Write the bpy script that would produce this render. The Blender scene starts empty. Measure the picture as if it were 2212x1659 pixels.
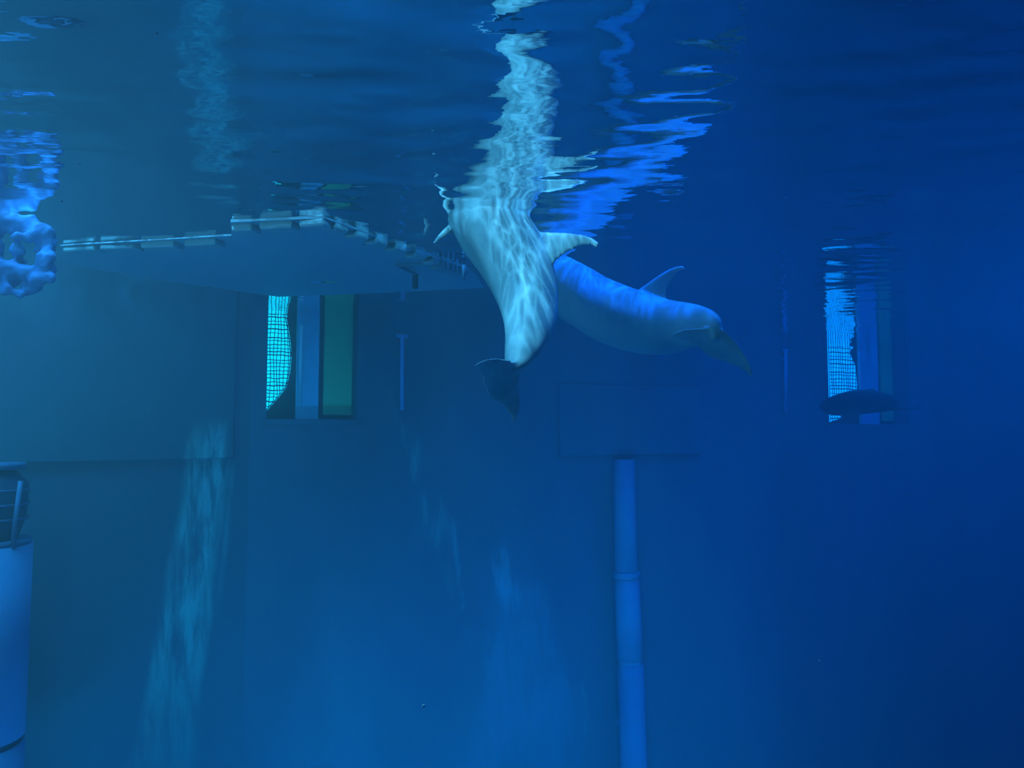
import bpy, bmesh, math, random
import numpy as np
from mathutils import Vector, Matrix, noise
random.seed(7); np.random.seed(7)
PI = math.pi
sc = bpy.context.scene
C = sc.collection

# ------------------------------------------------------------------ camera
W_, H_, F_ = 2212, 1659, 1650.0
CAMZ = -1.25
PITCH = math.atan(110 / 1650)
cd = bpy.data.cameras.new('camera'); cam = bpy.data.objects.new('camera', cd); C.objects.link(cam)
cd.sensor_width = 36; cd.lens = 36 * F_ / W_; cd.clip_start = 0.02; cd.clip_end = 200
cam.location = (0, 0, CAMZ); cam.rotation_euler = (PI / 2 + PITCH, 0, 0)
sc.camera = cam

# ------------------------------------------------------------------ world, lights, exposure
wd = bpy.data.worlds.new('world'); sc.world = wd; wd.use_nodes = True
wd.node_tree.nodes['Background'].inputs[0].default_value = (0.005, 0.03, 0.08, 1)
wd.node_tree.nodes['Background'].inputs[1].default_value = 0.3
vs = sc.view_settings
vs.view_transform = 'Standard'; vs.look = 'None'; vs.gamma = 1; vs.use_curve_mapping = False
vs.exposure = 0.0
sc.display_settings.display_device = 'sRGB'
cy = sc.cycles
cy.use_denoising = True
cy.use_adaptive_sampling = True; cy.adaptive_threshold = 0.1; cy.adaptive_min_samples = 8
cy.max_bounces = 4; cy.diffuse_bounces = 1; cy.glossy_bounces = 3; cy.transmission_bounces = 2
cy.volume_bounces = 0; cy.transparent_max_bounces = 8
cy.sample_clamp_indirect = 4.0; cy.caustics_reflective = False; cy.caustics_refractive = False

def aim(o, target):
    o.rotation_euler = (Vector(target) - o.location).to_track_quat('-Z', 'Y').to_euler()
def lamp(name, kind, loc, target, color, power, **kw):
    l = bpy.data.lights.new(name, kind); l.color = color; l.energy = power
    for k, v in kw.items(): setattr(l, k, v)
    o = bpy.data.objects.new(name, l); C.objects.link(o); o.location = loc; aim(o, target); return o
# show and hall lamps over the pool, plus two added fills
lamp('stage_lamp_white', 'SPOT', (-0.8, 2.6, 3.6), (0.0, 4.05, -0.5), (0.27, 0.70, 1.0), 1550, spot_size=math.radians(19), spot_blend=0.6, shadow_soft_size=0.02)
lamp('stage_lamp_blue', 'SPOT', (1.5, 4.6, 4.0), (0.85, 4.9, -0.6), (0.0, 0.12, 1.0), 3700, spot_size=math.radians(30), spot_blend=0.7, shadow_soft_size=0.02)
lamp('hall_light_left', 'AREA', (-4.0, 3.4, 3.0), (-3.2, 4.6, -3), (0.17, 0.58, 1.0), 800, shape='RECTANGLE', size=3, size_y=3)
lamp('overhead_wall_fill', 'AREA', (1.0, 5.2, 4.5), (1.0, 6.5, -3), (0.015, 0.26, 0.92), 430, shape='RECTANGLE', size=7, size_y=4)  # broad unseen fill added to brighten the walls
lamp('hall_light_right', 'AREA', (6.5, 5.5, 4.0), (6.5, 6.5, -3), (0.0, 0.18, 1.0), 1800, shape='RECTANGLE', size=4, size_y=5)
lamp('float_block_fill', 'SPOT', (0.4, 2.6, 3.4), (-0.75, 4.6, 0.0), (0.16, 0.66, 1.0), 420, spot_size=math.radians(18), spot_blend=0.7, shadow_soft_size=0.05)  # unseen spot added to brighten the platform's float blocks
# added unseen underwater fills: one for left haze, one for the lower walls
lamp('left_haze_fill', 'AREA', (-3.2, 1.6, -0.6), (-1.6, 6.0, -1.0), (0.46, 0.72, 0.96), 28, shape='RECTANGLE', size=0.6, size_y=1.2)
lamp('low_wall_fill', 'AREA', (0.0, 0.4, -5.4), (-0.2, 8.0, -4.7), (0.02, 0.42, 0.88), 370, shape='RECTANGLE', size=4, size_y=0.6, spread=math.radians(75))

# ------------------------------------------------------------------ pixel helpers
cp_, sp_ = math.cos(PITCH), math.sin(PITCH)
def ray(px, py):
    x = (px - W_ / 2) / F_; u = (H_ / 2 - py) / F_
    return Vector((x, cp_ - sp_ * u, sp_ + cp_ * u))
def at(px, py, Y):
    d = ray(px, py); return Vector((0, 0, CAMZ)) + d * (Y / d.y)
def onz(px, py, z=0.0):
    d = ray(px, py); return Vector((0, 0, CAMZ)) + d * ((z - CAMZ) / d.z)

# ------------------------------------------------------------------ tags
def tag(o, label=None, cat=None, group=None, kind=None):
    if label: o['label'] = label
    if cat: o['category'] = cat
    if group: o['group'] = group
    if kind: o['kind'] = kind
    return o
def empty(name, loc=(0, 0, 0)):
    o = bpy.data.objects.new(name, None); C.objects.link(o); o.location = loc; o.empty_display_size = 0.1; return o
def link(name, bm_or_me, m=None, parent=None, smooth=False):
    if isinstance(bm_or_me, bmesh.types.BMesh):
        me = bpy.data.meshes.new(name); bm_or_me.to_mesh(me); bm_or_me.free()
    else: me = bm_or_me
    if smooth:
        me.polygons.foreach_set('use_smooth', [True] * len(me.polygons))
    if m and not me.materials: me.materials.append(m)
    o = bpy.data.objects.new(name, me); C.objects.link(o)
    if parent:
        o.parent = parent
        pl = parent.matrix_basis.copy(); pp = parent.parent
        while pp: pl = pp.matrix_basis @ pl; pp = pp.parent
        o.matrix_parent_inverse = pl.inverted()
    return o

# ------------------------------------------------------------------ materials
class NT:
    def __init__(s, name):
        s.m = bpy.data.materials.new(name); s.m.use_nodes = True; s.t = s.m.node_tree; s.n = s.t.nodes
        s.n.clear(); s.out = s.n.new('ShaderNodeOutputMaterial')
    def add(s, typ, **kw):
        nd = s.n.new('ShaderNode' + typ)
        for k, v in kw.items(): setattr(nd, k, v)
        return nd
    def l(s, a, b): s.t.links.new(a, b)
    def val(s, sock, v):
        if hasattr(v, 'links') or isinstance(v, bpy.types.NodeSocket): s.l(v, sock)
        else: sock.default_value = v
    def math(s, op, a, b=0.0, c=None, clamp=False):
        nd = s.add('Math', operation=op, use_clamp=clamp); s.val(nd.inputs[0], a); s.val(nd.inputs[1], b)
        if c is not None: s.val(nd.inputs[2], c)
        return nd.outputs[0]
    def pos(s): return s.add('NewGeometry').outputs['Position']
    def vmap(s, vec, scale=(1, 1, 1), loc=(0, 0, 0), rot=(0, 0, 0)):
        nd = s.add('Mapping'); s.l(vec, nd.inputs[0]); nd.inputs['Scale'].default_value = scale
        nd.inputs['Location'].default_value = loc; nd.inputs['Rotation'].default_value = rot; return nd.outputs[0]
    def noise(s, vec, scale, detail=4, rough=0.55, dist=0.0):
        nd = s.add('TexNoise'); s.l(vec, nd.inputs['Vector']); nd.inputs['Scale'].default_value = scale
        nd.inputs['Detail'].default_value = detail; nd.inputs['Roughness'].default_value = rough
        nd.inputs['Distortion'].default_value = dist; return nd.outputs['Fac']
    def ramp(s, f, stops):
        nd = s.add('ValToRGB'); s.l(f, nd.inputs[0]); e = nd.color_ramp.elements
        while len(e) < len(stops): e.new(0.5)
        for el, (p, c) in zip(e, stops):
            el.position = p; el.color = (*c, 1) if len(c) == 3 else c
        return nd.outputs[0]
    def mix(s, f, a, b):
        nd = s.add('Mix', data_type='RGBA'); s.val(nd.inputs[0], f)
        for k, v in ((6, a), (7, b)):
            if isinstance(v, tuple): nd.inputs[k].default_value = (*v, 1) if len(v) == 3 else v
            else: s.l(v, nd.inputs[k])
        return nd.outputs[2]
    def bsdf(s, color, rough=0.6, spec=0.3, metal=0.0, bump=None, bstr=0.3, bdist=0.01):
        b = s.add('BsdfPrincipled')
        if isinstance(color, tuple): b.inputs['Base Color'].default_value = (*color, 1)
        else: s.l(color, b.inputs['Base Color'])
        b.inputs['Roughness'].default_value = rough; b.inputs['Specular IOR Level'].default_value = spec
        b.inputs['Metallic'].default_value = metal
        if bump is not None:
            bp = s.add('Bump'); bp.inputs['Strength'].default_value = bstr; bp.inputs['Distance'].default_value = bdist
            s.l(bump, bp.inputs['Height']); s.l(bp.outputs[0], b.inputs['Normal'])
        s.l(b.outputs[0], s.out.inputs[0]); return b

def mottled(name, c1, c2, scale=6, rough=0.6, stretch=(1, 1, 1), spec=0.3, metal=0.0, bdist=0.01):
    n = NT(name); v = n.vmap(n.pos(), stretch); f = n.noise(v, scale, 5, 0.6)
    col = n.ramp(f, [(0.3, c1), (0.7, c2)])
    n.bsdf(col, rough, spec, metal, n.noise(v, scale * 4, 3), 0.4, bdist); return n.m

def wall_material(name, base, light, streaks):
    """painted concrete with pale mineral / algae runs; each run is a line in wall coordinates"""
    n = NT(name); p = n.pos()
    v1 = n.vmap(p, (1, 1, 0.28)); big = n.noise(v1, 0.9, 5, 0.6)
    fine = n.noise(n.vmap(p, (1, 1, 0.12)), 7, 6, 0.65)
    col = n.ramp(big, [(0.35, base), (0.72, light)])
    col = n.mix(n.math('MULTIPLY', fine, 0.35), col, tuple(c * 0.55 for c in base))
    rag = n.noise(n.vmap(p, (1, 1, 0.18)), 11, 7, 0.7, 0.4)
    edge = n.noise(n.vmap(p, (1, 1, 0.5)), 2.6, 4, 0.6)
    sep = n.add('SeparateXYZ'); n.l(p, sep.inputs[0])
    for (x0, z0, x1, z1, w0, w1, stren, c, th) in streaks:      # x,z of top and foot, half widths
        k = n.math('DIVIDE', n.math('SUBTRACT', sep.outputs[2], z0), (z1 - z0))         # 0 top .. 1 foot
        cx = n.math('MULTIPLY_ADD', k, x1 - x0, x0)
        w = n.math('MULTIPLY_ADD', k, w1 - w0, w0)
        dx = n.math('ADD', n.math('SUBTRACT', sep.outputs[0], cx), n.math('MULTIPLY_ADD', edge, 0.30 * max(w0, w1) * 2, -0.30 * max(w0, w1)))
        r = n.math('DIVIDE', n.math('ABSOLUTE', dx), w)
        m1 = n.math('MULTIPLY_ADD', r, -3.0, 3.6, clamp=True)
        m2 = n.math('MULTIPLY_ADD', k, 12.0, 0.4, clamp=True)
        m3 = n.math('MULTIPLY_ADD', k, -2.4, 2.5, clamp=True)
        m4 = n.math('MULTIPLY_ADD', rag, 5.0, -5.0 * th, clamp=True)
        mm = n.math('MULTIPLY', n.math('MULTIPLY', m1, m2), n.math('MULTIPLY', m3, m4))
        col = n.mix(n.math('MULTIPLY', mm, stren), col, c)
    n.bsdf(col, 0.75, 0.15, 0, rag, 0.3, 0.015)
    return n.m

def water_surface_material():
    n = NT('rippling_water_surface')
    fr = n.add('Fresnel'); fr.inputs['IOR'].default_value = 1.33
    p = n.pos()
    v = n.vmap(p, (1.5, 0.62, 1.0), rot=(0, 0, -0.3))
    # caustic light lines painted into the transparent tint as distorted cell edges
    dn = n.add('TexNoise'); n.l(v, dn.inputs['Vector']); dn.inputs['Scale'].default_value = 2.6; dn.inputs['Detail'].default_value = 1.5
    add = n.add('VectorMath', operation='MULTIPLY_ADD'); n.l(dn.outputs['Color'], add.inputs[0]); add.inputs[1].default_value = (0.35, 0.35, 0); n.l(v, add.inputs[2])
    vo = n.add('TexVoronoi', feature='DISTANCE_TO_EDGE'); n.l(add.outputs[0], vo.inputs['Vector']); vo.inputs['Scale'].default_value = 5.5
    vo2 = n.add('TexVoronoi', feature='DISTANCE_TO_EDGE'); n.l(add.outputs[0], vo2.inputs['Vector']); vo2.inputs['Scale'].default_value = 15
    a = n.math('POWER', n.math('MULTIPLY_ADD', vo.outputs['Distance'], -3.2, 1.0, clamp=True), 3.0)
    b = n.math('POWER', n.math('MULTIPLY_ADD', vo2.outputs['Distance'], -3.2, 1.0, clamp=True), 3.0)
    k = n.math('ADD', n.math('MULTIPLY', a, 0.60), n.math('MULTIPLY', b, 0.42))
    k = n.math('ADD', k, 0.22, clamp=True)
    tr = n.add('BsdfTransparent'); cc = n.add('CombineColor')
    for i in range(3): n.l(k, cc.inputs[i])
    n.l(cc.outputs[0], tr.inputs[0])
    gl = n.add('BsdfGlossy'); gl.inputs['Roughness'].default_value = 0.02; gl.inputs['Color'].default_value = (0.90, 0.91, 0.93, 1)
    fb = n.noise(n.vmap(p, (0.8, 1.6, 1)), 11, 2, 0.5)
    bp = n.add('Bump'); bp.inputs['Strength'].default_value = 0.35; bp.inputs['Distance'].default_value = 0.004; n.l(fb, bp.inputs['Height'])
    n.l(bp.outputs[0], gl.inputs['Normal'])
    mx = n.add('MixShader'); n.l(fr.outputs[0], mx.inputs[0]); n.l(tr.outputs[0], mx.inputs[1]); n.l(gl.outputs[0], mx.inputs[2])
    n.l(mx.outputs[0], n.out.inputs[0]); return n.m

def water_volume_material():
    n = NT('clear_blue_water')
    ab = n.add('VolumeAbsorption'); ab.inputs['Color'].default_value = (0.0, 0.80, 0.93, 1); ab.inputs['Density'].default_value = 0.22
    s = n.add('VolumeScatter'); s.inputs['Color'].default_value = (0.6, 0.9, 1.0, 1); s.inputs['Density'].default_value = 0.066
    s.inputs['Anisotropy'].default_value = 0.25
    a = n.add('AddShader'); n.l(ab.outputs[0], a.inputs[0]); n.l(s.outputs[0], a.inputs[1]); n.l(a.outputs[0], n.out.inputs['Volume'])
    return n.m

def skin_material(name, c1, c2, belly, scars=True):
    n = NT(name); p = n.pos(); v = p
    f = n.noise(v, 5, 6, 0.65); g = n.noise(n.vmap(p, (1, 1, 0.4)), 22, 5, 0.7)
    col = n.ramp(f, [(0.34, c1), (0.66, c2)])
    at_ = n.add('Attribute', attribute_name='belly')
    col = n.mix(at_.outputs['Fac'], col, belly)
    col = n.mix(n.math('MULTIPLY', n.math('MULTIPLY_ADD', g, 4, -2.1, clamp=True), 0.35), col, tuple(c * 0.6 for c in c1))
    n.bsdf(col, 0.42, 0.4, 0, g, 0.15, 0.004); return n.m

def glow(name, c, power, stretch=(1, 1, 1)):
    n = NT(name); f = n.noise(n.vmap(n.pos(), stretch), 3, 2)
    e = n.add('Emission'); e.inputs[0].default_value = (*c, 1)
    n.l(n.math('MULTIPLY_ADD', f, power * 0.5, power * 0.75), e.inputs[1]); n.l(e.outputs[0], n.out.inputs[0]); return n.m

M_surface = water_surface_material(); M_volume = water_volume_material()
M_floor = mottled('pool_floor_paint', (0.10, 0.22, 0.28), (0.16, 0.32, 0.38), 2)
M_dark = mottled('dark_wet_recess', (0.01, 0.03, 0.045), (0.02, 0.05, 0.07), 4)
M_pale = mottled('pale_float_plastic', (0.66, 0.80, 0.82), (0.76, 0.88, 0.88), 9)
M_under = mottled('platform_underside_paint', (0.66, 0.82, 0.92), (0.74, 0.88, 0.95), 5)
M_steel = mottled('dull_steel', (0.30, 0.42, 0.50), (0.40, 0.52, 0.60), 12, 0.4, spec=0.5)
M_pipe = mottled('blue_painted_pipe', (0.07, 0.21, 0.36), (0.15, 0.36, 0.54), 2.2, 0.6, stretch=(1, 1, .6))
M_green = mottled('green_panel', (0.22, 0.60, 0.20), (0.28, 0.70, 0.26), 3)
M_cord = mottled('dark_netting_cord', (0.01, 0.05, 0.09), (0.02, 0.07, 0.12), 30)
M_coral = mottled('blue_sculpted_rock', (0.03, 0.17, 0.52), (0.06, 0.28, 0.68), 4)
M_speck = mottled('pale_drifting_speck', (0.7, 0.85, 0.9), (0.8, 0.9, 0.95), 30)

# ------------------------------------------------------------------ bmesh shape helpers
def bm_box(bm, c, size, rot=None):
    m = Matrix.Translation(Vector(c)) @ (rot.to_4x4() if rot else Matrix.Identity(4)) @ Matrix.Diagonal((*size, 1))
    return bmesh.ops.create_cube(bm, size=1, matrix=m)['verts']
def box_mesh(c, size, rot=None, bevel=0.0, seg=1):
    bm = bmesh.new(); bm_box(bm, c, size, rot)
    if bevel: bmesh.ops.bevel(bm, geom=bm.edges[:], offset=bevel, segments=seg, affect='EDGES', profile=0.5)
    return bm
def frame_of(d):
    d = d.normalized(); u = Vector((0, 0, 1)) if abs(d.z) < 0.9 else Vector((1, 0, 0))
    a = u.cross(d).normalized(); return a, d.cross(a)
def bm_tube(bm, pts, r, n=12, cap=True):
    pts = [Vector(p) for p in pts]; rings = []
    rr = r if isinstance(r, (list, tuple)) else [r] * len(pts)
    for i, p in enumerate(pts):
        d = (pts[min(i + 1, len(pts) - 1)] - pts[max(i - 1, 0)])
        a, b = frame_of(d)
        rings.append([bm.verts.new(p + (a * math.cos(t) + b * math.sin(t)) * rr[i]) for t in [2 * PI * k / n for k in range(n)]])
    for i in range(len(rings) - 1):
        for k in range(n):
            bm.faces.new((rings[i][k], rings[i][(k + 1) % n], rings[i + 1][(k + 1) % n], rings[i + 1][k]))
    if cap: bm.faces.new(rings[0][::-1]); bm.faces.new(rings[-1])
    return bm
def tube(pts, r, n=12): return bm_tube(bmesh.new(), pts, r, n)
def prism(poly, thick):
    """poly: list of Vectors; thick: Vector offset"""
    bm = bmesh.new(); a = [bm.verts.new(p) for p in poly]; b = [bm.verts.new(Vector(p) + thick) for p in poly]
    bm.faces.new(a); bm.faces.new(b[::-1]); n = len(a)
    for i in range(n): bm.faces.new((a[i], b[i], b[(i + 1) % n], a[(i + 1) % n]))
    bmesh.ops.recalc_face_normals(bm, faces=bm.faces[:]); return bm

# ------------------------------------------------------------------ pool shell
FLOOR_Z = -6.5
class Wall:
    def __init__(s, a, b):
        s.a = Vector((a.x, a.y, 0)); d = Vector((b.x - a.x, b.y - a.y, 0)); s.len = d.length; s.u = d.normalized()
        s.n = Vector((s.u.y, -s.u.x, 0))          # towards the water
        if s.n.dot(-s.a) < 0: s.n = -s.n
        s.rot = Matrix((s.u, -s.n, Vector((0, 0, 1)))).transposed()
    def hit(s, px, py, out=0.0):
        d = ray(px, py); o = Vector((0, 0, CAMZ)); t = (s.a + s.n * out - o).dot(s.n) / d.dot(s.n); p = o + d * t
        return (p - s.a).dot(s.u), p.z
    def P(s, t, z, out=0.0): return s.a + s.u * t + s.n * out + Vector((0, 0, z))
    def box(s, t0, t1, z0, z1, o0, o1, bevel=0.0):
        c = s.P((t0 + t1) / 2, (z0 + z1) / 2, (o0 + o1) / 2)
        return box_mesh(c, (abs(t1 - t0), abs(o1 - o0), abs(z1 - z0)), s.rot, bevel)
corner = onz(545, 668)
wl_far = onz(-420, 545)
wb_far = onz(1850, 745)
WL = Wall(Vector((wl_far.x, wl_far.y, 0)), corner)
WB = Wall(corner, wb_far)
WB_LEN = WB.len + 4.0

def streak(wall, p0, p1, hw0, hw1, stren, col, th=0.42):
    t0, z0 = wall.hit(*p0); t1, z1 = wall.hit(*p1); A = wall.P(t0, z0); B = wall.P(t1, z1)
    k = wall.u.x / F_ * A.y
    return (A.x, A.z, B.x, B.z, hw0 * k, hw1 * k, stren, col, th)
AL = (0.20, 0.50, 0.42)
M_wall_left = wall_material('left_wall_painted_concrete', (0.055, 0.15, 0.19), (0.085, 0.20, 0.24), [
    streak(WL, (462, 925), (345, 1700), 42, 60, 0.95, AL, 0.36),
    streak(WL, (478, 915), (395, 1420), 20, 20, 0.9, (0.36, 0.76, 0.64), 0.46),
    streak(WL, (425, 985), (370, 1330), 10, 8, 0.8, (0.34, 0.75, 0.62), 0.48),
    streak(WL, (505, 1000), (470, 1330), 5, 5, 0.6, AL, 0.42)])
M_wall_back = wall_material('back_wall_painted_concrete', (0.045, 0.13, 0.18), (0.08, 0.20, 0.26), [
    streak(WB, (840, 850), (1030, 1420), 8, 14, 0.35, AL, 0.44),
    streak(WB, (895, 940), (960, 1200), 24, 30, 0.45, AL, 0.46),
    streak(WB, (975, 1120), (1015, 1400), 6, 6, 0.6, (0.3, 0.65, 0.6), 0.44),
    streak(WB, (1075, 1180), (1110, 1330), 18, 30, 0.6, (0.2, 0.55, 0.62), 0.44),
    streak(WB, (1120, 1250), (1150, 1750), 60, 130, 0.22, (0.14, 0.42, 0.55), 0.36),
    streak(WB, (1250, 1480), (1280, 1620), 10, 12, 0.4, AL, 0.44)])

TOP = 0.9
def wall_with_holes(name, wall, t0, t1, holes, m, thick=0.35):
    """holes: (ta, tb, za, zb)"""
    bm = bmesh.new(); ts = sorted({t0, t1, *[h[0] for h in holes], *[h[1] for h in holes]})
    zs = sorted({FLOOR_Z, TOP, *[h[2] for h in holes], *[h[3] for h in holes]})
    for i in range(len(ts) - 1):
        for j in range(len(zs) - 1):
            tc = (ts[i] + ts[i + 1]) / 2; zc = (zs[j] + zs[j + 1]) / 2
            if any(h[0] < tc < h[1] and h[2] < zc < h[3] for h in holes): continue
            c = wall.P(tc, zc, -thick / 2)
            bm_box(bm, c, (ts[i + 1] - ts[i], thick, zs[j + 1] - zs[j]), wall.rot)
    bmesh.ops.remove_doubles(bm, verts=bm.verts[:], dist=1e-5)
    # drop interior double faces between neighbouring blocks
    seen = {}
    for f in bm.faces[:]:
        key = tuple(sorted(v.index for v in f.verts)) if False else tuple(round(x, 4) for x in f.calc_center_median())
        seen.setdefault(key, []).append(f)
    bmesh.ops.delete(bm, geom=[f for fs in seen.values() if len(fs) > 1 for f in fs], context='FACES')
    return link(name, bm, m)

# openings of the two gates
gl_t0, _ = WB.hit(575, 800); gl_t1, _ = WB.hit(772, 800); _, gl_z0 = WB.hit(670, 905)
gr_t0, _ = WB.hit(1790, 850); gr_t1, _ = WB.hit(1962, 850); _, gr_z0 = WB.hit(1860, 916)
left_hole = (gl_t0, gl_t1, gl_z0, 0.45); right_hole = (gr_t0, gr_t1, gr_z0, 0.45)
tag(wall_with_holes('wall_left', WL, -3.0, WL.len, [], M_wall_left), 'dim teal painted concrete pool wall with pale ragged streaks', kind='structure')
tag(wall_with_holes('wall_back', WB, 0.0, WB_LEN, [left_hole, right_hole], M_wall_back), 'deep blue concrete pool wall with two tall gate openings', kind='structure')
we = WB.P(WB_LEN, 0)
WR = Wall(we, Vector((we.x + 2.0, we.y - 16, 0)))
tag(wall_with_holes('wall_right', WR, 0.0, 16.0, [], M_wall_back), 'deep blue pool wall at the right', kind='structure')
bm = bmesh.new(); bm_box(bm, (2, 4, FLOOR_Z - 0.1), (30, 26, 0.2))
tag(link('floor', bm, M_floor), 'pool floor', kind='structure')

# proud band on the left wall above y 990 and the block over the pipe
t_a, z_a = WL.hit(500, 990); 
tag(link('trim_1', WL.box(-2.6, t_a, z_a, TOP, -0.001, 0.05, 0.012), M_wall_left), 'slightly proud upper band of left pool wall', kind='structure')
t0, z0 = WB.hit(1205, 985); t1, z1 = WB.hit(1510, 840)
tag(link('trim_2', WB.box(t0, t1, z0, z1 + 0.02, -0.001, 0.05, 0.012), M_wall_back), 'shallow rectangular block on the back wall above the pipe', kind='structure')

# ------------------------------------------------------------------ water
bm = bmesh.new(); bm_box(bm, (2, 4, (FLOOR_Z - 0.05 + 0.06) / 2), (29, 25, 0.06 - FLOOR_Z + 0.05))
tag(link('water_body', bm, M_volume), 'clear blue pool water', kind='structure')

def wave_height(X, Y):
    rs = np.random.RandomState(11); h = np.zeros_like(X)
    # long swell to short ripples; the crests run mostly across the view
    patch = 0.55 + 0.45 * np.tanh(1.6 * (np.sin(0.9 * X + 1.2) + np.sin(0.8 * Y + 0.4 * X + 0.3)))
    calm = 1 / (1 + np.exp(-(X + 1.9) * 2.0)); calm = 0.35 + 0.65 * calm
    for lam0, lam1, n, slope in ((0.9, 1.8, 7, 0.006), (0.35, 0.8, 12, 0.0085), (0.15, 0.30, 18, 0.0125), (0.08, 0.13, 12, 0.007)):
        for i in range(n):
            lam = lam0 * (lam1 / lam0) ** rs.rand(); k = 2 * PI / lam; th = rs.randn() * (0.5 if lam > 0.35 else 0.3) + 0.08
            ph = rs.rand() * 2 * PI
            h += (slope / k) * np.cos(k * (math.sin(th) * X + math.cos(th) * Y) + ph) * (calm * (0.5 + 0.7 * patch) if lam < 0.5 else 1)
    return h
def make_surface():
    xs = np.concatenate([np.arange(-6.6, -3.0, 0.09), np.arange(-3.0, 3.4, 0.036), np.arange(3.4, 12.6, 0.07)])
    ys = np.concatenate([np.arange(-2.0, 1.6, 0.12), np.arange(1.6, 6.0, 0.02), np.arange(6.0, 14.0, 0.035)])
    X, Y = np.meshgrid(xs, ys); Z = wave_height(X, Y)
    co = np.stack([X, Y, Z], -1).reshape(-1, 3); nx, ny = len(xs), len(ys)
    idx = np.arange(nx * ny).reshape(ny, nx)
    q = np.stack([idx[:-1, :-1], idx[:-1, 1:], idx[1:, 1:], idx[1:, :-1]], -1).reshape(-1, 4)
    me = bpy.data.meshes.new('water_surface')
    me.vertices.add(len(co)); me.vertices.foreach_set('co', co.astype(np.float32).ravel())
    me.loops.add(q.size); me.loops.foreach_set('vertex_index', q.astype(np.int32).ravel())
    me.polygons.add(len(q)); me.polygons.foreach_set('loop_start', np.arange(0, q.size, 4, dtype=np.int32))
    me.polygons.foreach_set('use_smooth', np.ones(len(q), dtype=bool)); me.update(calc_edges=True)
    return me
tag(link('water_surface', make_surface(), M_surface), 'rippled mirror-like underside of the water surface', kind='structure')

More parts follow.
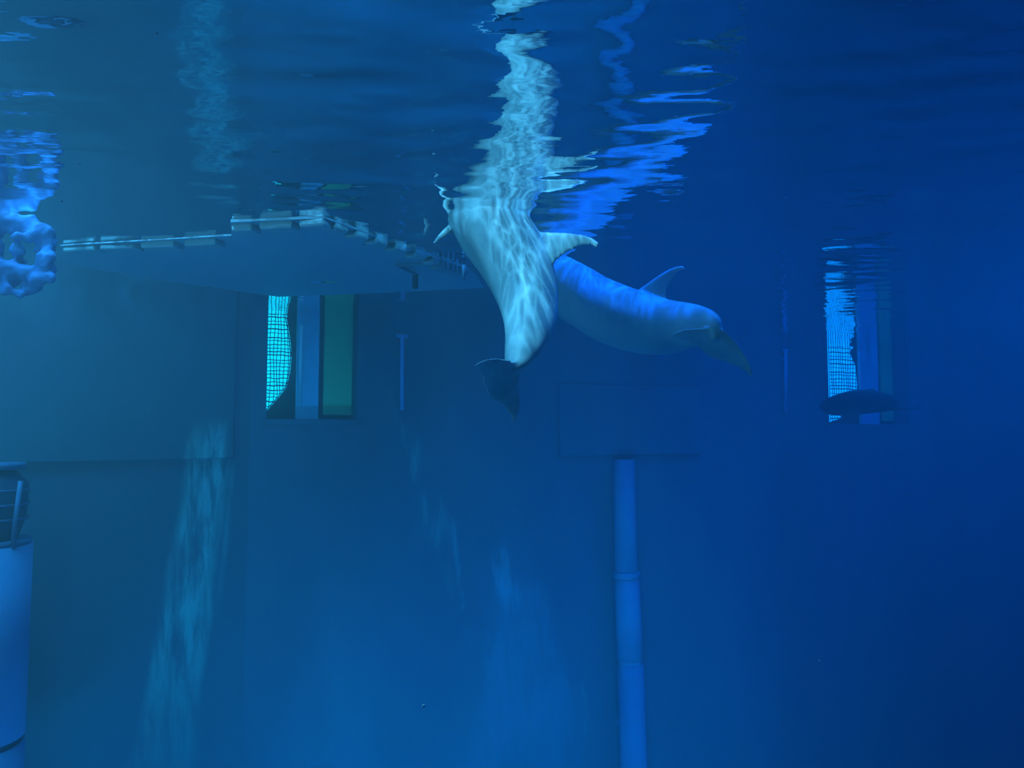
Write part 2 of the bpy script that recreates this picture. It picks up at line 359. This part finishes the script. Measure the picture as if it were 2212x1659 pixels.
# ------------------------------------------------------------------ gates
def gate(wall, x_left, x_end, ys_wave, xs_net, bar, rod, green, y_bot, y_top, label, mglow, rodded, cell, group):
    """xs_net: outline of the lit netting on its right side as (px, py), top to bottom"""
    t0, _ = wall.hit(x_left, y_bot); base = wall.P(t0, wall.hit(x_left, y_bot)[1])
    g = tag(empty('sea_gate', base), label, 'gate', group)
    T = lambda px, out=-0.33: wall.hit(px, (y_bot + y_top) / 2, out)[0]
    Z = lambda py, out=-0.33: wall.hit(x_left, py, out)[1]
    ZT = 0.42
    te = T(x_end, 0.0); zb = Z(y_bot, 0.0); tn = T(x_left + 1)
    # recess backing and frame
    link('back_panel', wall.box(t0 - 0.05, te + 0.05, zb - 0.08, ZT + 0.06, -0.62, -0.55), M_dark, g)
    bm = bmesh.new()
    for a, b, c, d in ((t0 - 0.05, t0 - 0.002, zb - 0.05, ZT), (te + 0.002, te + 0.05, zb - 0.05, ZT), (t0 - 0.05, te + 0.05, zb - 0.06, zb - 0.002)):
        bm_box(bm, wall.P((a + b) / 2, (c + d) / 2, -0.02), (abs(b - a), 0.06, abs(d - c)), wall.rot)
    link('frame', bm, M_wall_back, g)
    # glowing sheet standing in for the lit pool behind the netting
    pts = [(T(px), Z(py)) for px, py in xs_net]
    poly = [wall.P(tn - 0.1, ZT, -0.34)] + [wall.P(pts[0][0], ZT, -0.34)] + [wall.P(a, b, -0.34) for a, b in pts] + [wall.P(tn - 0.1, pts[-1][1] - 0.02, -0.34)]
    link('glow_pane', prism(poly, wall.n * -0.02), mglow, g)
    # netting: sagging cords
    bm = bmesh.new()
    def tr(z):
        if z >= pts[0][1]: return pts[0][0]
        for (a, za), (b, zb_) in zip(pts, pts[1:]):
            if za >= z >= zb_: return a + (b - a) * (za - z) / max(1e-6, za - zb_)
        return pts[-1][0]
    ztop, zbot = pts[0][1], pts[-1][1]
    rr = random.Random(3); nrow = int((ztop - zbot) / cell); z = ztop
    w = max(p[0] for p in pts) - tn; ncol = max(3, int(w / (cell * 0.8)))
    def bar3(p, q, r):
        bm_tube(bm, [p, q], r, 4, False)
    zz = ztop
    while zz > zbot + cell * 0.3:
        e = tr(zz)
        n = 6; sag = rr.uniform(-.2, .2) * cell
        P = [wall.P(tn + (e - tn) * i / n, zz + sag * math.sin(PI * i / n) + rr.uniform(-1, 1) * cell * .10, -0.33) for i in range(n + 1)]
        bm_tube(bm, P, cell * rr.uniform(.08, .16), 4, False)
        zz -= cell * rr.uniform(0.75, 1.15)
    for c in range(ncol + 1):
        f = (c + rr.uniform(-.15, .15)) / ncol; P = []
        zz = ztop
        while zz > zbot + 0.01:
            e = max(tr(zz), tn + 0.01)
            t = tn + f * w * 0.99 + math.sin(zz * 9 + c) * cell * 0.15
            if t < e: P.append(wall.P(max(t, tn + .003), zz, -0.33))
            elif len(P) > 1: bm_tube(bm, P, cell * .09, 4, False); P = []
            else: P = []
            zz -= 0.03
        if len(P) > 1: bm_tube(bm, P, cell * .09, 4, False)
    P = [wall.P(a - 0.012, b, -0.325) for a, b in pts]
    bm_tube(bm, P, cell * 0.13, 5, False)
    tag(link('net_cords', bm, M_cord, g), kind='stuff')
    # upright steel bar / rod / green panel
    link('upright_bar', wall.box(T(bar[0], -.24), T(bar[1], -.24), zb, ZT, -0.30, -0.24, 0.008), M_gate_bar, g)
    if rodded:
        tx = T(rod[0], -.03); zt = Z(rod[1], -.03); zb2 = Z(rod[2], -.03)
        r = link('guide_rod', tube([wall.P(tx, zb2, -0.03), wall.P(tx, zt, -0.03)], 0.019, 10), M_pale, g, True)
        bm = bmesh.new()
        bm_tube(bm, [wall.P(tx, zt - 0.03, -0.03), wall.P(tx - 0.03, zt + 0.03, -0.03)], 0.010, 8)
        bm_tube(bm, [wall.P(tx, zt - 0.03, -0.03), wall.P(tx + 0.03, zt + 0.03, -0.03)], 0.010, 8)
        bm_tube(bm, [wall.P(tx, zt - 0.03, -0.03), wall.P(tx, zt + 0.05, -0.03)], 0.009, 8)
        link('rod_hook', bm, M_pale, r)
    link('green_panel', wall.box(T(green[0], -.26), T(green[1], -.26), zb + 0.05, ZT, -0.30, -0.26, 0.008), M_green, g)
    return g
M_gate_bar = mottled('pale_blue_gate_bar', (0.20, 0.60, 0.78), (0.28, 0.70, 0.86), 5)
M_glow_l = glow('cyan_glow_behind_net', (0.0, 0.80, 1.0), 2.3)  # emission in place of lit water beyond the opening
M_glow_r = glow('bright_blue_light_behind_net', (0.0, 0.34, 1.0), 3.6)
gate(WB, 575, 772, 0, [(628, 668), (617, 684), (622, 705), (627, 735), (630, 765), (628, 800), (620, 835), (604, 858), (580, 886)],
     (641, 690), (650, 700, 876), (700, 762), 905, 640,
     'gate opening left of the dolphins, bright cyan net with guide rod beside it', M_glow_l, True, 0.042, 'net gates in the back wall')
gate(WB, 1790, 1962, 0, [(1850, 745), (1838, 757), (1851, 790), (1853, 835), (1836, 868), (1826, 888), (1812, 905), (1793, 911)],
     (1859, 1898), None, (1903, 1950), 916, 700,
     'gate opening at the right, bright blue net partly hidden by dark hump', M_glow_r, False, 0.055, 'net gates in the back wall')

# ------------------------------------------------------------------ wall rods
def wall_rod(px, y0, y1, hw, r, label):
    t0, z0 = WB.hit(px, y0); t1, z1 = WB.hit(px, y1)
    g = tag(empty('wall_rod', WB.P(t1, z1, 0.05)), label, 'rod')
    link('shaft', tube([WB.P(t1, z1, 0.05), WB.P(t0, z0, 0.05)], r, 12), M_rod, g, True)
    link('crossbar', tube([WB.P(t0 - hw, z0, 0.05), WB.P(t0 + hw, z0, 0.05)], r * 0.85, 10), M_rod, g, True)
    for z in (z1 + 0.08, z0 - 0.12):
        link('bracket', WB.box(t1 - r * .7, t1 + r * .7, z - .012, z + .012, 0.0, 0.055 - r * .5), M_rod, g)
M_rod = mottled('blue_grey_rod', (0.16, 0.34, 0.62), (0.22, 0.42, 0.70), 10)
wall_rod(866, 727, 886, 0.062, 0.024, 'thin upright blue-grey rod with crossbar, right of the cyan net gate')
wall_rod(1691, 757, 893, 0.05, 0.022, 'faint upright rod on the wall left of the blue net gate')

# ------------------------------------------------------------------ drain pipe on the back wall
def pipe_back():
    t0, z0 = WB.hit(1328, 985); t1, z1 = WB.hit(1352, 1659)
    def pt(py, px, out=0.32): t, z = WB.hit(px, py); return WB.P(t, z, out)
    top = pt(992, 1330, 0.18); j1 = pt(1232, 1334, 0.2); j2 = pt(1418, 1342, 0.2); bot = pt(2300, 1370, 0.2)
    g = tag(empty('drain_pipe', bot), 'tall vertical blue pipe on back wall below the shallow block', 'pipe')
    def seg(a, b, ra, rb, name='pipe_section'):
        link(name, tube([a, a.lerp(b, .5), b], [ra, (ra + rb) / 2, rb], 32), M_pipe, g, True)
    d = (bot - top).normalized()
    seg(top, j1, 0.126, 0.132); seg(j1, j2 - d * 0.03, 0.146, 0.150)
    seg(j2 - d * 0.03, j2 + d * 0.03, 0.136, 0.136, 'joint_gap'); seg(j2 + d * 0.03, bot, 0.155, 0.165)
    bm = bmesh.new(); bm_tube(bm, [j1 - d * 0.02, j1 + d * 0.05], 0.153, 32); link('collar', bm, M_pipe, g, True)
    for py in (1330, 1560):
        t, z = WB.hit(1340, py); 
        link('wall_clamp', WB.box(t - .05, t + .05, z - .03, z + .03, 0.0, 0.06), M_pipe, g)
pipe_back()

# ------------------------------------------------------------------ big pipe at the left edge
def pipe_left():
    Y = 4.3; k = Y / F_
    def P(px, py): return at(px, py, Y)
    r = 0.26
    top = P(52, 1178) - Vector((r, 0, 0)); b1 = P(40, 1598) - Vector((r, 0, 0)); bot = P(22, 2050) - Vector((r, 0, 0))
    top.y = b1.y = bot.y = Y; x = (top.x + b1.x) / 2
    top.x = b1.x = bot.x = x
    g = tag(empty('filter_pipe', (x, Y, bot.z)), 'wide blue vertical pipe at left edge with dark fitting on top', 'pipe')
    link('pipe_section', tube([top, b1], r, 40), M_pipe_bright, g, True)
    link('pipe_section', tube([b1 + Vector((0, 0, -.035)), bot], r, 40), M_pipe_bright, g, True)
    link('joint_ring', tube([b1 + Vector((0, 0, .0)), b1 + Vector((0, 0, -.035))], r * 0.94, 40), M_dark_blue, g, True)
    link('top_flange', tube([top, top + Vector((0, 0, .03))], r * 0.97, 40), M_pipe, g, True)
    link('valve_body', tube([top + Vector((0, 0, .03)), top + Vector((0, 0, .15)), top + Vector((0, 0, .34)), top + Vector((0, 0, .42))], [r * .7, r * .85, r * .88, r * .6], 32), M_dark_blue, g, True)
    link('valve_cap', tube([top + Vector((0, 0, .42)), top + Vector((0, 0, .455))], r * .8, 32), M_fit, g, True)
    link('strap', tube([top + Vector((r * .93, -.08, .0)), top + Vector((r * .96, -.08, .14)), top + Vector((r * .99, -.06, .36))], 0.013, 8), M_fit, g, True)
    for dz in (0.14, 0.22, 0.30):
        link('rib', tube([top + Vector((0, 0, dz)), top + Vector((0, 0, dz + .012))], r * .91, 32), M_fit, g, True)
M_pipe_bright = mottled('brightened_blue_pipe', (0.08, 0.36, 0.66), (0.14, 0.46, 0.78), 2.2, 0.6, stretch=(1, 1, .6))  # pipe blue brightened in colour to offset weaker light here
M_dark_blue = mottled('dark_blue_fitting', (0.02, 0.08, 0.14), (0.035, 0.12, 0.20), 6)
M_fit = mottled('blue_fitting_edges', (0.05, 0.17, 0.32), (0.09, 0.25, 0.42), 6)
pipe_left()

# ------------------------------------------------------------------ floating platform
def platform():
    zt = 0.10; zu = -0.006
    edge = [(130, 568), (350, 606), (600, 641), (800, 634), (1045, 622), (1018, 584), (700, 471), (498, 480), (500, 509), (130, 531)]
    P = [onz(a, b, zu) for a, b in edge]
    g = tag(empty('floating_platform', (P[2].x, P[2].y, zu)), 'wide pale blue floating platform at the surface, left of the dolphins', 'platform')
    link('deck_underside', prism(P, Vector((0, 0, 0.03))), M_under, g)
    # floats along the near edge
    def block(px0, px1, py0, py1, hgt, dep, m=M_pale):
        a = onz(px0, py0, zu); b = onz(px1, py1, zu); d = b - a; L = d.length
        ang = math.atan2(d.y, d.x); rot = Matrix.Rotation(ang, 3, 'Z'); n = Vector((-math.sin(ang), math.cos(ang), 0))
        if n.y < 0: n = -n
        c = (a + b) / 2 + n * dep * 0.45; c.z = zu - hgt / 2 + 0.004
        return link('float_block', box_mesh(c, (L, dep, hgt), rot, min(0.014, hgt * .3), 2), m, g)
    for x0, x1, y0, y1 in ((136, 206, 523, 519), (216, 290, 518, 515), (304, 376, 514, 511), (398, 466, 510, 506)):
        block(x0, x1, y0 + 9, y1 + 9, 0.044, 0.12)
    for x0, x1, y0, y1 in ((500, 545, 474, 472), (560, 632, 470, 466), (646, 700, 465, 461)):
        block(x0, x1, y0 + 10, y1 + 10, 0.048, 0.12)
    for x0, x1, y0, y1 in ((724, 753, 469, 480), (768, 797, 485, 495), (812, 838, 500, 509), (855, 879, 515, 523), (897, 919, 530, 537), (934, 950, 543, 548)):
        block(x0, x1, y0 + 11, y1 + 11, 0.045, 0.10)
    for i in range(6):
        x = 955 + i * 10; y = 549 + i * 3.6
        block(x, x + 6.5, y + 12, y + 14.2, 0.07 - i * 0.004, 0.12, M_float2)
    # bracing tube, dark stub and the footed post under the deck
    def Q(px, py, z=-0.03): return onz(px, py, z)
    link('brace_tube', tube([Q(952, 570), Q(857, 573), Q(897, 592)], 0.012, 8), M_float2, g, True)
    s = Q(897, 592, -0.03)
    link('dark_stub', tube([s, s + Vector((0.0, 0, -0.11))], 0.022, 12), M_dark, g, True)
    q = Q(1002, 572, -0.03)
    p = link('post', tube([q, q + Vector((0, 0, -0.11))], 0.013, 10), M_float2, g, True)
    link('foot', box_mesh(q + Vector((0.01, 0, -0.115)), (0.085, 0.06, 0.016), None, .004), M_float2, p)
M_float2 = mottled('blue_grey_plastic', (0.22, 0.46, 0.62), (0.30, 0.56, 0.72), 9)
platform()

# ------------------------------------------------------------------ coral-like rock at the left edge
def remesh_obj(name, bm, voxel, m, smooth_it=4, parent=None, fac=0.5):
    me = bpy.data.meshes.new('tmp'); bm.to_mesh(me); bm.free(); o = bpy.data.objects.new('tmp', me); C.objects.link(o)
    r = o.modifiers.new('r', 'REMESH'); r.mode = 'VOXEL'; r.voxel_size = voxel; r.use_smooth_shade = True
    s = o.modifiers.new('s', 'SMOOTH'); s.iterations = smooth_it; s.factor = fac
    dg = bpy.context.evaluated_depsgraph_get(); ev = o.evaluated_get(dg)
    nm = bpy.data.meshes.new_from_object(ev); bpy.data.objects.remove(o); bpy.data.meshes.remove(me)
    nm.name = name; nm.materials.clear(); nm.materials.append(m)
    return link(name, nm, None, parent, True)
def coral():
    Y = 4.2; bm = bmesh.new()
    def ball(px, py, r, dy=0.0):
        c = at(px, py, Y + dy); bmesh.ops.create_icosphere(bm, subdivisions=3, radius=r * Y / F_, matrix=Matrix.Translation(c) @ Matrix.Diagonal((1.1, .6, 1.1, 1)))
    rr = random.Random(5)
    for px, py, r in ((-30, 490, 40), (5, 478, 26), (28, 482, 24), (62, 486, 24), (92, 505, 24), (106, 528, 18), (36, 512, 13), (38, 540, 15), (42, 568, 16), (44, 588, 14),
                      (84, 540, 14), (92, 566, 20), (104, 556, 18), (60, 588, 18), (82, 590, 15), (108, 586, 16), (108, 600, 12), (22, 580, 22), (-5, 590, 34), (24, 602, 20), (62, 622, 18), (80, 606, 18), (70, 616, 18),
                      (40, 634, 13), (-20, 545, 28), (-40, 530, 40), (10, 625, 14), (52, 500, 18), (64, 512, 14)):
        ball(px, py, r, rr.uniform(-.04, .04))
    o = remesh_obj('coral_rock', bm, 0.013, M_coral, 8)
    for v in o.data.vertices:
        v.co += v.normal * (noise.noise(v.co * 16) * 0.018 + noise.noise(v.co * 45) * 0.007)
    tag(o, 'bright blue coral-like rock with dark holes at the left edge near surface', 'rock ornament')
coral()

# ------------------------------------------------------------------ dolphins
PROF = [  # t, half width, up, down   (fractions of body length)
    (0.000, .005, .004, .004), (0.008, .012, .009, .010), (0.045, .018, .012, .014), (0.075, .024, .018, .020), (0.092, .038, .040, .028),
    (0.12, .052, .053, .038), (0.17, .068, .062, .055), (0.24, .084, .074, .075), (0.32, .094, .084, .090), (0.42, .096, .088, .096),
    (0.50, .091, .086, .090), (0.60, .077, .078, .078), (0.70, .058, .066, .064), (0.78, .041, .055, .052), (0.86, .026, .042, .040),
    (0.92, .017, .029, .028), (0.96, .013, .017, .017), (0.985, .010, .009, .009)]
def interp(tab, t):
    for a, b in zip(tab, tab[1:]):
        if a[0] <= t <= b[0]:
            k = (t - a[0]) / (b[0] - a[0]); return [x + (y - x) * k for x, y in zip(a[1:], b[1:])]
    return list(tab[-1][1:] if t > tab[0][0] else tab[0][1:])
def catmull(ts, ps, t):
    n = len(ts); i = 0
    while i < n - 2 and t > ts[i + 1]: i += 1
    t0, t1 = ts[i], ts[i + 1]; k = (t - t0) / (t1 - t0)
    def tang(j):
        if j == 0: return (ps[1] - ps[0]) / (ts[1] - ts[0])
        if j == n - 1: return (ps[-1] - ps[-2]) / (ts[-1] - ts[-2])
        return (ps[j + 1] - ps[j - 1]) / (ts[j + 1] - ts[j - 1])
    h = t1 - t0; m0 = tang(i) * h; m1 = tang(i + 1) * h; k2, k3 = k * k, k * k * k
    return ps[i] * (2 * k3 - 3 * k2 + 1) + m0 * (k3 - 2 * k2 + k) + ps[i + 1] * (-2 * k3 + 3 * k2) + m1 * (k3 - k2)

def blade(bm, outline, n, thick):
    """closed leaf-like fin: outline list of (root-to-tip stations): each (lead, trail, th); lens section"""
    rings = []
    for lead, trail, th in outline:
        ch = trail - lead; ring = []
        K = 8
        for i in range(K + 1):
            u = i / K; w = th * (2.2 * math.sqrt(max(u, 0)) * (1 - u) + 0.04) * 0.9
            ring.append(lead + ch * u + n * w)
        for i in range(K, -1, -1):
            u = i / K; w = th * (2.2 * math.sqrt(max(u, 0)) * (1 - u) + 0.04) * 0.9
            ring.append(lead + ch * u - n * w)
        rings.append([bm.verts.new(p) for p in ring])
    m = len(rings[0])
    for a, b in zip(rings, rings[1:]):
        for k in range(m): bm.faces.new((a[k], a[(k + 1) % m], b[(k + 1) % m], b[k]))
    bm.faces.new(rings[0][::-1]); bm.faces.new(rings[-1])

def dolphin(label, ctrl, L, mat, fluke, flippers, girth=1.0, fin_lean=0.0, group=None, voxel=0.0085, fin_scale=1.0, eyes=False, fin_t=0.44):
    """ctrl: (t, point, dorsal vector). fluke: (root point, axis, dorsal normal)"""
    ts = [c[0] for c in ctrl]; ps = [c[1] for c in ctrl]; us = [c[2].normalized() for c in ctrl]
    def fr(t):
        p = catmull(ts, ps, t); d = (catmull(ts, ps, min(t + .01, ts[-1])) - catmull(ts, ps, max(t - .01, ts[0]))).normalized()
        u = catmull(ts, us, t); u = (u - d * u.dot(d)).normalized(); return p, d, u, d.cross(u).normalized()
    bm = bmesh.new(); N = 40; rings = []
    tt = sorted({*[0.0, .004, .012, .03], *[i / 90 * .985 for i in range(1, 91)]})
    for t in tt:
        p, d, u, s = fr(t); w, hu, hd = [x * L * girth for x in interp(PROF, t)]
        ring = []
        for k in range(N):
            a = 2 * PI * k / N; c_, s_ = math.cos(a), math.sin(a)
            ring.append(bm.verts.new(p + s * (w * c_) + u * ((hu if s_ > 0 else hd) * s_)))
        rings.append(ring)
    for a, b in zip(rings, rings[1:]):
        for k in range(N): bm.faces.new((a[k], a[(k + 1) % N], b[(k + 1) % N], b[k]))
    bm.faces.new(rings[0][::-1]); bm.faces.new(rings[-1])
    # dorsal fin: local (x along the body to the tail, h above the back), fractions of L
    def F(x, h, t0=fin_t):
        p, d, u, s = fr(t0 + 0.07); up = interp(PROF, t0 + 0.07)[1] * L * girth
        q, d0, u0, s0 = fr(t0); 
        return p + d * ((x - 0.07) * L) + u * (up + h * L) + s * (fin_lean * h * L)
    LE = [(0.0, -.035), (.026, .0), (.058, .030), (.086, .056), (.112, .076), (.135, .089), (.156, .095)]
    TE = [(.150, -.035), (.136, .0), (.131, .026), (.133, .050), (.142, .067), (.154, .079), (.172, .086)]
    pd, dd, ud, sd = fr(.51)
    fs = fin_scale
    blade(bm, [(F(a[0], a[1] * fs), F(b[0], b[1] * fs), (0.013 - 0.0016 * i) * L) for i, (a, b) in enumerate(zip(LE, TE))], sd, 0)
    # flukes
    root, fa, fsd, fsc, sweep = fluke; fsd = fsd.normalized(); fa = (fa - fsd * fa.dot(fsd)).normalized(); fn = fsd.cross(fa).normalized()
    for sg in (-1, 1):
        def G(a, s, h=0.0):
            a = (a - max(0, s) * 0.9 * (1 - sweep)) * fsc; s = s * fsc
            return root + fa * (a * L) + fsd * (sg * s * L) + fn * (h * L)
        st = [((-.030, -.004), (.085, -.004), .0085), ((-.010, .022), (.088, .022), .0080), ((.012, .048), (.092, .048), .0066), ((.034, .072), (.096, .072), .0054),
              ((.056, .094), (.103, .094), .0044), ((.078, .112), (.112, .112), .0036), ((.102, .126), (.122, .126), .0030)]
        blade(bm, [(G(*a, h=-0.35 * a[1] ** 2 * 4), G(*b, h=-0.35 * b[1] ** 2 * 4), th * L) for a, b, th in st], fn, 0)
    # flippers
    for (t, sg, vec, back) in flippers:
        p, d, u, s = fr(t); w, hu, hd = [x * L * girth for x in interp(PROF, t)]
        r0 = p + s * (sg * w * .75) - u * (hd * .55); fl = ck = 1.0
        if len(vec) == 2: vec = vec[0] - r0; fl = vec.length / (.145 * L); ck = 0.6
        v = vec.normalized(); bk = (back - v * back.dot(v)).normalized(); nn = v.cross(bk).normalized()
        st = [(-.02, -.005, .050, .011), (.03, .0, .052, .010), (.06, .010, .054, .008), (.09, .024, .058, .0065), (.12, .042, .066, .005), (.145, .062, .076, .0038)]
        blade(bm, [(r0 + v * (x * L * fl) + bk * (a * L * ck), r0 + v * (x * L * fl) + bk * (b * L * ck), th * L) for x, a, b, th in st], nn, 0)
    bmesh.ops.recalc_face_normals(bm, faces=bm.faces[:])
    o = remesh_obj('dolphin', bm, voxel, mat, 3)
    # paler belly as a mesh attribute (countershading of the animal itself)
    me = o.data; samples = [(catmull(ts, ps, t), fr(t)[2], interp(PROF, t)) for t in [i / 60 * .98 for i in range(61)]]
    P = np.array([list(s_[0]) for s_ in samples]); U = np.array([list(s_[1]) for s_ in samples]); Hh = np.array([s_[2][1] * L for s_ in samples])
    co = np.empty(len(me.vertices) * 3, dtype=np.float32); me.vertices.foreach_get('co', co); co = co.reshape(-1, 3)
    vals = np.zeros(len(co), dtype=np.float32)
    for i0 in range(0, len(co), 20000):
        cc = co[i0:i0 + 20000]; dist = ((cc[:, None, :] - P[None]) ** 2).sum(-1); j = dist.argmin(1)
        hgt = ((cc - P[j]) * U[j]).sum(-1) / Hh[j]
        vals[i0:i0 + 20000] = np.clip((-hgt - 0.15) / 0.5, 0, 1) * (j < 50)
    at_ = me.attributes.new('belly', 'FLOAT', 'POINT'); at_.data.foreach_set('value', vals)
    tag(o, label, 'dolphin', group)
    if eyes:
        for sg in (-1, 1):
            p, d, u, s = fr(.125); w, hu, hd = [x * L * girth for x in interp(PROF, .125)]
            bm = bmesh.new(); bmesh.ops.create_icosphere(bm, subdivisions=2, radius=0.013, matrix=Matrix.Translation(p + s * (sg * w * .95) - u * (hd * .3)))
            link('eye', bm, M_dark, o, True)
    return o

V = Vector
M_skin1 = skin_material('pale_grey_dolphin_skin', (0.28, 0.44, 0.48), (0.66, 0.78, 0.78), (0.52, 0.66, 0.66))
M_skin2 = skin_material('grey_dolphin_skin', (0.34, 0.52, 0.60), (0.50, 0.66, 0.70), (0.50, 0.66, 0.68))
L1 = 2.25
dolphin('pale cyan-lit dolphin rising upright, head through the surface, tail curled left', [
    (0.0, at(960, 290, 4.75) + V((0, 0, .30)), V((.75, .2, .4))), (0.12, at(978, 330, 4.65) + V((0, 0, .15)), V((.8, .1, .4))), (0.28, at(1016, 400, 4.48), V((.9, -.05, .35))),
    (0.40, at(1062, 484, 4.34), V((.88, -.35, .35))), (0.50, at(1107, 553, 4.25), V((.88, -.42, .25))), (0.60, at(1133, 615, 4.14), V((.92, -.36, .15))),
    (0.70, at(1143, 672, 4.0), V((1, -.15, 0))), (0.80, at(1138, 722, 3.86), V((1, -.25, -.1))), (0.90, at(1120, 772, 3.76), V((.9, -.4, -.25))),
    (0.985, at(1100, 806, 3.70), V((.73, -.53, -.33)))],
    L1, M_skin1, (at(1104, 801, 3.71), V((-.6, -.1, -.5)), V((.33, .75, -.45)), 0.9, 0.6),
    [(.30, -1, (at(915, 497, 4.14), 0), V((.55, 0, -.83))), (.30, 1, V((-.6, .7, -.3)), V((0, .1, -1)))], girth=1.03, fin_scale=1.22, fin_t=0.455)
L2 = 2.25
dolphin('deep blue dolphin behind, swimming left with flukes turned down at right', [
    (0.0, at(1040, 520, 5.75), V((0, .1, 1))), (0.12, at(1105, 545, 5.55), V((.05, .1, 1))), (0.26, at(1200, 600, 5.25), V((.2, 0, 1))), (0.38, at(1292, 660, 5.02), V((.25, 0, 1))),
    (0.50, at(1375, 694, 4.80), V((.12, 0, 1))), (0.60, at(1430, 706, 4.62), V((.08, 0, 1))), (0.70, at(1472, 706, 4.42), V((.05, 0, 1))),
    (0.80, at(1508, 704, 4.24), V((.05, 0, 1))), (0.90, at(1538, 708, 4.10), V((.3, -.3, 1))), (0.985, at(1550, 735, 4.05), V((.6, -.8, .3)))],
    L2, M_skin2, (at(1556, 728, 4.06), V((-.1, .70, -.62)), V((.377, -.12, -.217)), 0.85, 0.5),
    [(.27, -1, V((.25, -.3, -.9)), V((1, 0, .1))), (.27, 1, V((.2, .5, -.8)), V((1, 0, .1)))], girth=0.98, eyes=True)
M_skin3 = skin_material('shade_darkened_dolphin_skin', (0.012, 0.03, 0.045), (0.02, 0.045, 0.06), (0.02, 0.045, 0.06))  # grey skin darkened in colour so the body reads as unlit
Yd = 9.2
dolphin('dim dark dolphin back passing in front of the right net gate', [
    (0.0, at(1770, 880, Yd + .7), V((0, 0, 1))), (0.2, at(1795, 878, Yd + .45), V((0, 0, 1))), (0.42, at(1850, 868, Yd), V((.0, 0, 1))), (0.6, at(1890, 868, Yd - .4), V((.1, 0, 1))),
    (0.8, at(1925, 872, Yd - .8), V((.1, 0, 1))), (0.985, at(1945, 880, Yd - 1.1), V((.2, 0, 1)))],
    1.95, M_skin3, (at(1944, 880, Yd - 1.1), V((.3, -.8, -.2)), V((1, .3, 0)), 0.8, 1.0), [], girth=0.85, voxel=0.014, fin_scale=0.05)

# ------------------------------------------------------------------ drifting specks
for px, py, Y, r, where in ((915, 1525, 2.4, .005, 'low in open water left of the drain pipe'), (132, 434, 2.0, .0028, 'above the left end of the platform'), (339, 72, 1.6, .0022, 'near the top left of the picture'), (172, 353, 2.0, .0024, 'up left, above the one near the platform'), (1770, 1427, 3.0, .0035, 'low in open water right of the drain pipe')):
    bm = bmesh.new(); bmesh.ops.create_icosphere(bm, subdivisions=2, radius=r, matrix=Matrix.Translation(at(px, py, Y)))
    for v in bm.verts: v.co += Vector((noise.noise(v.co * 300), noise.noise(v.co * 310), noise.noise(v.co * 290))) * r * .4
    tag(link('speck', bm, M_speck, None, True), 'tiny pale speck drifting ' + where, 'speck', 'specks drifting in the water')
